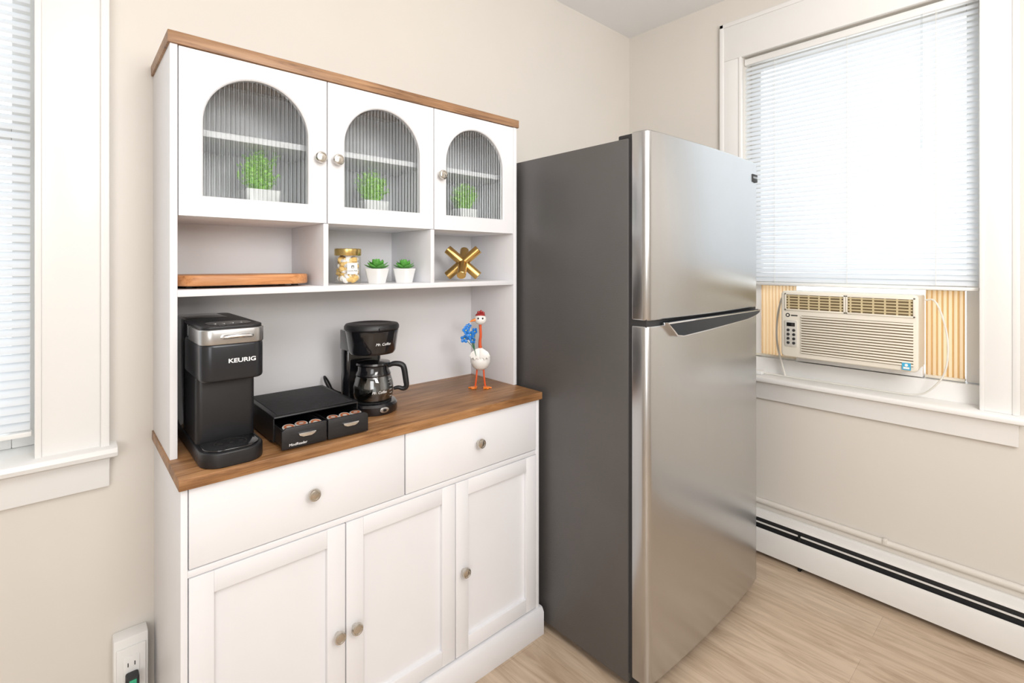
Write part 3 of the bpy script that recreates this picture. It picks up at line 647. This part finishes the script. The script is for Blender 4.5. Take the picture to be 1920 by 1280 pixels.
bm=bmesh.new(); p=None
for k in range(11):
    a=ang-.42+.84*k/10; v=[bm.verts.new((jx+.0390*math.cos(a),jy+.0390*math.sin(a),SZ+z)) for z in (.030,.064)]
    if p: bm.faces.new((p[0],v[0],v[1],p[1]))
    p=v
lb=obj('label',bm,M['label'],J)
Ml=Matrix.Translation((jx+.0393*math.cos(ang),jy+.0393*math.sin(ang),SZ+.040))@Matrix.Rotation(ang+PI/2,4,'Z')@Matrix.Rotation(PI/2,4,'X')
lettering('Laundry Pods',.0056,Ml,M['ink'],lb,bend=.0392)
b=MB(); b.box(-.004,.004,-.004,.004,0,.0003,M=Ml@Matrix.Translation((0,.012,0))); b.cur=1; b.lathe([(0,0),(.0025,0),(.0025,.0005),(0,.0005)],(0,0,0),10,Ml@Matrix.Translation((0,.011,0)))
obj('label_picture',b,[M['ink'],M['label']],lb)

def succulent(x,y,label,s,leaves,up,seed):
    t=thing('potted_succulent',label,'potted plant',(x,y,SZ),group='small potted succulents on the open shelf')
    b=MB(); b.prism(rrect(-.021,.021,-.021,.021,.008),'z',0,.046,.0) 
    for v in b.bm.verts:
        k=1+.42*(v.co.z/.046); v.co.x*=k; v.co.y*=k
    bmesh.ops.rotate(b.bm,verts=b.bm.verts,matrix=Matrix.Rotation(.5,3,'Z')); bmesh.ops.translate(b.bm,verts=b.bm.verts,vec=(x,y,SZ))
    obj('pot',b,M['ceramic'],t)
    random.seed(seed); b=MB()
    for k in range(leaves):
        f=k/leaves; a=k*2.39996; el=(.15+1.25*f**1.1)*up; Ln=s*(1-.45*f)
        w=.30*Ln
        R=Matrix.Translation((x,y,SZ+.046+.006*f))@Matrix.Rotation(a,4,'Z')@Matrix.Rotation(-el,4,'Y')
        tb=bmesh.new(); rings=[]
        for u,ww in ((0,.35),(.3,.85),(.6,1),(.82,.6),(1,.0)):
            if ww==0: rings.append([tb.verts.new((u*Ln,0,u*u*Ln*.12))]); continue
            rings.append([tb.verts.new((u*Ln,w*ww*c,u*u*Ln*.12+w*.45*ww*d)) for c,d in ((-1,.1),(-.5,-.6),(.5,-.6),(1,.1),(0,.25))])
        for A,C in zip(rings,rings[1:]):
            for i in range(5):
                j=(i+1)%5
                if len(C)==1: tb.faces.new((A[i],A[j],C[0]))
                else: tb.faces.new((A[i],A[j],C[j],C[i]))
        b.merge(tb,0,2,R)
    obj('leaves',b,M['succ'],t)
succulent(.735,1.452,'small succulent with broad plump leaves in white pot beside the jar',.044,22,1.0,1)
succulent(.826,1.442,'small succulent with narrow spiky leaves in white pot nearest the divider',.040,26,1.15,2)
gx,gy,gz=1.083,1.470,SZ+.0655
G=thing('crossed_rod_ornament','shiny gold ornament of three crossed rods on the open shelf','ornament',(gx,gy,SZ))
def rod(d,L,r=.0165):
    d=Vector(d).normalized(); q=d.to_track_quat('Z','Y').to_matrix().to_4x4(); h=L/2
    b=MB(); b.lathe([(0,-h),(r-.0015,-h),(r,-h+.0015),(r,h-.0015),(r-.0015,h),(0,h)],(gx,gy,gz),28,q); obj('rod',b,M['gold'],G)
rod(rt*.72+Vector((0,0,.62)),.150); rod(rt*-.72+Vector((0,0,.62)),.150)
rod((-fw*.72+Vector((0,0,-.55))),.150)

# ---------------------------------------------------------------- plants behind glass
def leafy(x,y,z,label,pw,h,rad,seed):
    t=thing('potted_plant',label,'potted plant',(x,y,z),group='potted green plants behind the glass doors')
    b=MB(); b.prism(rrect(-pw/2,pw/2,-pw/2,pw/2,.004),'z',0,.072,.0015)
    for v in b.bm.verts:
        k=.86+.14*(v.co.z/.072); v.co.x*=k; v.co.y*=k
    bmesh.ops.translate(b.bm,verts=b.bm.verts,vec=(x,y,z)); obj('pot',b,M['ceramic'],t)
    random.seed(seed); bm=bmesh.new()
    def leaf(p,d,l,w):
        d=d.normalized(); s=d.cross(Vector((random.uniform(-1,1),random.uniform(-1,1),1))).normalized()
        n=d.cross(s)*.2*l
        a=bm.verts.new(p); b1=bm.verts.new(p+d*l*.5+s*w+n*.5); c=bm.verts.new(p+d*l); b2=bm.verts.new(p+d*l*.5-s*w+n*.5)
        bm.faces.new((a,b1,c,b2))
    for k in range(62):
        a=random.random()*6.28; sp=random.random()**.7*rad; hh=h*random.uniform(.40,1.02)*(1-.25*(sp/rad)**2)
        p0=Vector((x,y,z+.066))+Vector((math.cos(a),math.sin(a),0))*sp*.35
        p1=Vector((x+math.cos(a)*sp,y+math.sin(a)*sp*.9,z+.066+hh))
        for j in range(8):
            p=p0.lerp(p1,(j+1)/8)
            for s in (-1,1):
                dd=Vector((-math.sin(a)*s*1.2+random.uniform(-.7,.7),math.cos(a)*s+random.uniform(-.7,.7),random.uniform(.4,1.4)))
                leaf(p,dd,random.uniform(.014,.024),.0024)
    for v in bm.verts: v.co.z=min(v.co.z,1.609)
    obj('foliage',bm,M['leaf'],t,smooth=False)
PZ=1.428
leafy(.400,1.478,PZ,'bushy green plant in white square pot behind the left arched glass door',.084,.110,.056,11)
leafy(.735,1.490,PZ,'bushy green plant in white square pot behind the middle arched glass door',.080,.104,.053,12)
leafy(1.092,1.482,PZ,'bushy green plant in white square pot behind the right arched glass door',.076,.100,.050,13)

# ---------------------------------------------------------------- light, world, camera
W=bpy.data.worlds.new('World'); SC.world=W; W.use_nodes=True; nt=W.node_tree
bg=nt.nodes['Background']; bg.inputs[0].default_value=(.93,.97,1,1); bg.inputs[1].default_value=2.7
def area(name,loc,tgt,sx,sy,e,col):
    l=bpy.data.lights.new(name,'AREA'); l.shape='RECTANGLE'; l.size=sx; l.size_y=sy; l.energy=e; l.color=col
    o=bpy.data.objects.new(name,l); COL.objects.link(o); o.location=loc
    o.rotation_euler=(Vector(tgt)-Vector(loc)).to_track_quat('-Z','Y').to_euler()
area('overhead_fill',(.1,-.9,2.5),(.1,-.9,0),1.6,1.6,27,(1,.98,.95))  # added fill overhead behind the camera
area('side_fill',(-1.5,-1.7,1.6),(1.1,1.4,1.0),1.6,1.6,39,(.97,.985,1))  # unseen fill lamp added to light the room, no window there
area('ceiling_fill',(.5,-.9,1.85),(1.2,.2,2.7),.8,.8,34,(1,.985,.965))  # extra lamp out of view, added to brighten the ceiling
k,uc,vc=1,960,640
cam=bpy.data.cameras.new('Camera'); co=bpy.data.objects.new('Camera',cam); COL.objects.link(co)
co.location=(0,0,1.30); co.rotation_euler=(PI/2,0,math.radians(-42)); cam.sensor_width=36; cam.lens=935/1920*36*k; cam.shift_x=(uc-960)/1920*k; cam.shift_y=-(vc-495)/1920*k; cam.clip_start=.02
SC.camera=co
SC.view_settings.view_transform='Standard'
